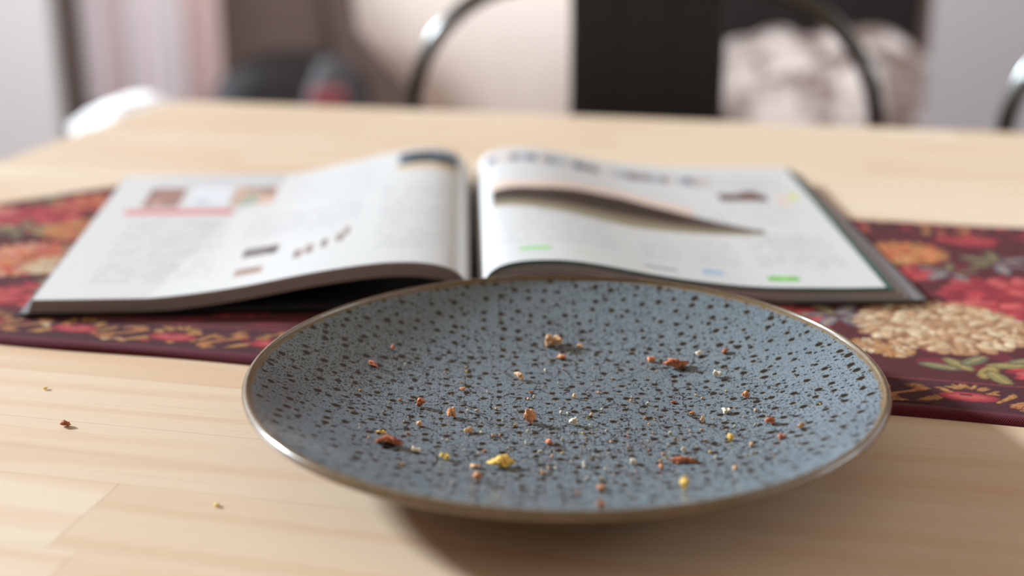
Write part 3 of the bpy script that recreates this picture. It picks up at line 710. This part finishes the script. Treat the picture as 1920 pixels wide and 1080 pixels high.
# ---------------------------------------------------------------- things at the back of the room
fx = atY(1737, 120, 2.7).x
fr = empty('cupboard', (fx+.002, 2.70, 0), -math.atan2(fx, 2.7)-.012); tag(fr, 'plain pale grey cupboard standing at the right back behind the cut-off chair', 'cupboard')
obj('body', box(bmesh.new(), 0, .6, .02, .21, .0, 1.12, .003), M['pier2'], fr, smooth=False)
obj('door', box(bmesh.new(), 0, .6, 0, .0185, .03, 1.12, .003), M['pier2'], fr, smooth=False)
obj('handle', tube(bmesh.new(), [(.55, -.007, .82), (.55, -.007, 1.0)], .006, 8), M['tube'], fr)
def supershell(name, cx, cy_, levels, mat, parent, th=0, nseg=48, p=3.0):
    P = []
    for z, a, b in levels:
        t = np.linspace(0, 2*PI, nseg, endpoint=False); c, s = np.cos(t), np.sin(t)
        P.append(np.stack([cx+a*np.sign(c)*np.abs(c)**(2/p), cy_+b*np.sign(s)*np.abs(s)**(2/p), 0*t+z], -1))
    P = np.array(P).transpose(1, 0, 2)
    return grid_mesh(name, P, mat, parent, None, True)
# cream tub armchair
Y = 2.55; xa, xb = atY(640, 50, Y).x, atY(1340, 50, Y).x; xc = (xa+xb)/2; ha = (xb-xa)/2
ac = empty('armchair', (xc, Y+.33, 0)); tag(ac, 'cream upholstered tub armchair behind the black-panelled chair', 'armchair')
zk = atY(740, 195, Y).z; zt = atY(645, 80, Y).z
supershell('tub_shell', 0, 0, [(.26, .02, .02), (.26, ha-.30, .24), (.34, ha-.25, .27), (zk-.08, ha-.19, .30), (zk, ha-.11, .32), ((zk+zt)/2, ha-.05, .33), (zt, ha, .34), (.88, ha+.02, .35), (.93, ha+.005, .335), (.94, ha-.03, .30), (.93, ha-.06, .27), (.60, ha-.10, .24), (.50, ha-.12, .22), (.50, .01, .01)], M['cream'], ac)
obj('seat_cushion', box(bmesh.new(), -ha+.13, ha-.13, -.21, .21, .502, .58, .03, 3), M['cream'], ac)
for sx in (-1, 1):
    for sz in (-1, 1): obj('leg', tube(bmesh.new(), [(sx*.15, sz*.15, .275), (sx*.20, sz*.19, 0)], [.018, .011], 12), M['wood_leg'], ac)
# pink and white curtain
Y = 3.75
cx0, cx1 = atY(120, 60, Y).x, atY(415, 60, Y).x
cu = empty('curtain', ((cx0+cx1)/2, Y, 0)); tag(cu, 'pale curtain with soft rose stripes hanging at the left back', 'curtain')
def folds(x0, x1, m, name='panel'):
    n = 60; x = np.linspace(x0, x1, n); z = np.linspace(.34, 2.4, 12)
    X, Z = np.meshgrid(x, z, indexing='ij'); Yv = .03*np.sin(X*48)+.012*np.sin(X*90+1)
    F = np.stack([X, Yv, Z], -1); Bk = F.copy(); Bk[..., 1] += .004
    return grid_mesh(name, np.concatenate([F, Bk[::-1]], 0), m, cu, None, True)
hw = (cx1-cx0)/2
folds(-hw, -hw+.11, M['curtain']); folds(-hw+.11, -hw+.16, M['stripe'], 'stripe'); folds(-hw+.16, -hw+.34, M['curtain']); folds(-hw+.34, hw, M['stripe'], 'stripe')
obj('rod', tube(bmesh.new(), [(-hw-.05, .0, 2.41), (hw+.05, 0, 2.41)], .012, 10), M['tube'], cu)
# white cloth heaped on a stool, bright in the sun
p0 = atY(230, 208, 1.75); CLZ = p0.z-.056-.5805
st = empty('stool', (p0.x, p0.y, 0)); tag(st, 'small pale wooden stool just past the left corner of the table', 'stool')
obj('seat', box(bmesh.new(), -.11, .11, -.13, .13, .55+CLZ, .58+CLZ, .008), M['wood_leg'], st)
for a in (-1, 1):
    for b in (-1, 1): obj('leg', tube(bmesh.new(), [(a*.09, b*.10, .552+CLZ), (a*.11, b*.12, 0)], .013, 10), M['wood_leg'], st)
bm = bmesh.new(); bmesh.ops.create_icosphere(bm, subdivisions=5, radius=1)
for v in bm.verts:
    p = v.co; n = 1+.22*noise.noise(p*1.4+Vector((3, 1, 0)))+.10*noise.noise(p*3.5)+.04*noise.noise(p*8)
    v.co = Vector((p.x*.064*n, p.y*.08*n, max(p.z, -.9)*.034*n+.012*p.x))
zmin = min(v.co.z for v in bm.verts)
for v in bm.verts: v.co.z -= zmin
o = obj('cloth', bm, M['white']); o.location = (p0.x, p0.y, .5805+CLZ); tag(o, 'sunlit white cloth heaped on the stool at the left table corner', 'cloth')
# brown cabinet in the shade at the back
Y = 4.3
x0, x1 = atY(395, 60, Y).x, atY(800, 60, Y).x
cb = empty('sideboard', ((x0+x1)/2, Y+.22, 0)); tag(cb, 'tall grey-brown cabinet in shade between curtain and armchair', 'cabinet'); w = (x1-x0)/2
obj('body', box(bmesh.new(), -w, w, -.18, .22, .02, 1.7, .004), M['cabinet'], cb, smooth=False)
for s in (-1, 1):
    d = obj('door', box(bmesh.new(), min(0, s*w)+.004, max(0, s*w)-.004, -.202, -.181, .06, 1.66, .004), M['cabinet'], cb, smooth=False)
    obj('handle', tube(bmesh.new(), [(s*.03, -.215, .75), (s*.03, -.215, .9)], .006, 8), M['grey'], d)
# dark round pouf in front of it
Y = 3.55; pf = atY(548, 140, Y); wz = atY(548, 92, Y).z
o = supershell('pouf', 0, 0, [(0, .01, .01), (0, .17, .15), (.05, .20, .18), (.2, .215, .19), (wz-.09, .20, .18), (wz-.045, .16, .15), (wz-.012, .10, .09), (wz, .005, .005)], M['dark'], None, 0, 40, 2.2)
o.location = (pf.x, Y, 0); tag(o, 'dark rounded pouf on the floor in front of the cabinet', 'pouf')
# upright vacuum cleaner leaning nowhere: slim handle, grey cone body, red bin
Y = 3.0; vb = atY(628, 150, Y)
vc = empty('vacuum_cleaner', (vb.x, Y, 0)); tag(vc, 'grey upright vacuum cleaner with red bin beside the cream armchair', 'vacuum cleaner')
zt_ = atY(600, 108, Y).z
obj('body', lathe(bmesh.new(), [(0, .05), (.09, .05), (.095, .12), (.088, .36), (.066, zt_-.08), (.035, zt_-.01), (.014, zt_), (0, zt_)], 32), M['grey'], vc)
ob_ = obj('handle', tube(bmesh.new(), [(-.004, 0, zt_-.01), (-.03, 0, .85), (-.05, 0, 1.05)], .007, 10), M['grey'], vc)
zr = atY(620, 175, Y).z
bm = bmesh.new(); box(bm, -.045, .035, -.11, -.05, zr-.09, zr+.024, .012, 3); obj('dust_bin', bm, M['red'], vc, label='red dust bin')
obj('floor_head', box(bmesh.new(), -.12, .12, -.13, .10, .0, .06, .012, 3), M['grey'], vc)
# dark sofa and crumpled patterned blanket
x0, x1 = atY(1250, 60, 3.1).x, atY(1800, 60, 3.1).x
so = empty('sofa', ((x0+x1)/2, 3.3, 0)); tag(so, 'dark brown sofa under the crumpled blanket at the right back', 'sofa'); w = (x1-x0)/2+.05
obj('seat', box(bmesh.new(), -w, w, -.35, .35, .10, .40, .03, 3), M['sofa'], so)
obj('backrest', box(bmesh.new(), -w, w, .22, .45, .12, .95, .04, 3), M['sofa'], so)
for s in (-1, 1):
    for b in (-1, 1): obj('leg', box(bmesh.new(), s*(w-.1)-.02, s*(w-.1)+.02, b*.28-.02, b*.28+.02, 0, .102), M['dark'], so)
N = NT('patterned_blanket'); tc = N.n('ShaderNodeTexCoord').outputs['Object']
cc = N.mix(N.ramp(N.noise(tc, 11, 2, .5), .42, .58), srgb(128, 110, 104), srgb(222, 214, 212)); cc = N.mix(N.ramp(N.noise(tc, 6, 2), .60, .68), cc, srgb(92, 72, 66))
N.set(Base_Color=cc, Roughness=.95); M['blanket'] = N.m
n, m = 110, 70; U2, V2 = np.meshgrid(np.linspace(-1, 1, n), np.linspace(-1, 1, m), indexing='ij')
Hh = np.zeros(U2.shape)
for _ in range(60):
    a, b, r, h = RNG.uniform(-1, 1), RNG.uniform(-1, 1), RNG.uniform(.08, .3), RNG.uniform(.02, .06); th = RNG.uniform(0, 3)
    du, dv = U2-a, V2-b; q = (du*math.cos(th)+dv*math.sin(th))**2/(r*2)**2+(-du*math.sin(th)+dv*math.cos(th))**2/(r*.5)**2; Hh = np.maximum(Hh, h*np.exp(-q))
dome = np.clip(1-(np.abs(U2)**4), 0, 1)*np.clip(1-np.abs(V2)**4, 0, 1)
Zb = .401+dome**.5*(.10+.04*np.sin(U2*3+1)+Hh*1.3+.04*V2)
Zb = np.maximum(Zb, .404)
Pb = np.stack([U2*(w+.02), V2*.24-.08, Zb], -1)
o = grid_mesh('blanket', Pb, M['blanket'], None); o.location = so.location; tag(o, 'crumpled grey-beige patterned blanket heaped on the dark sofa', 'blanket')
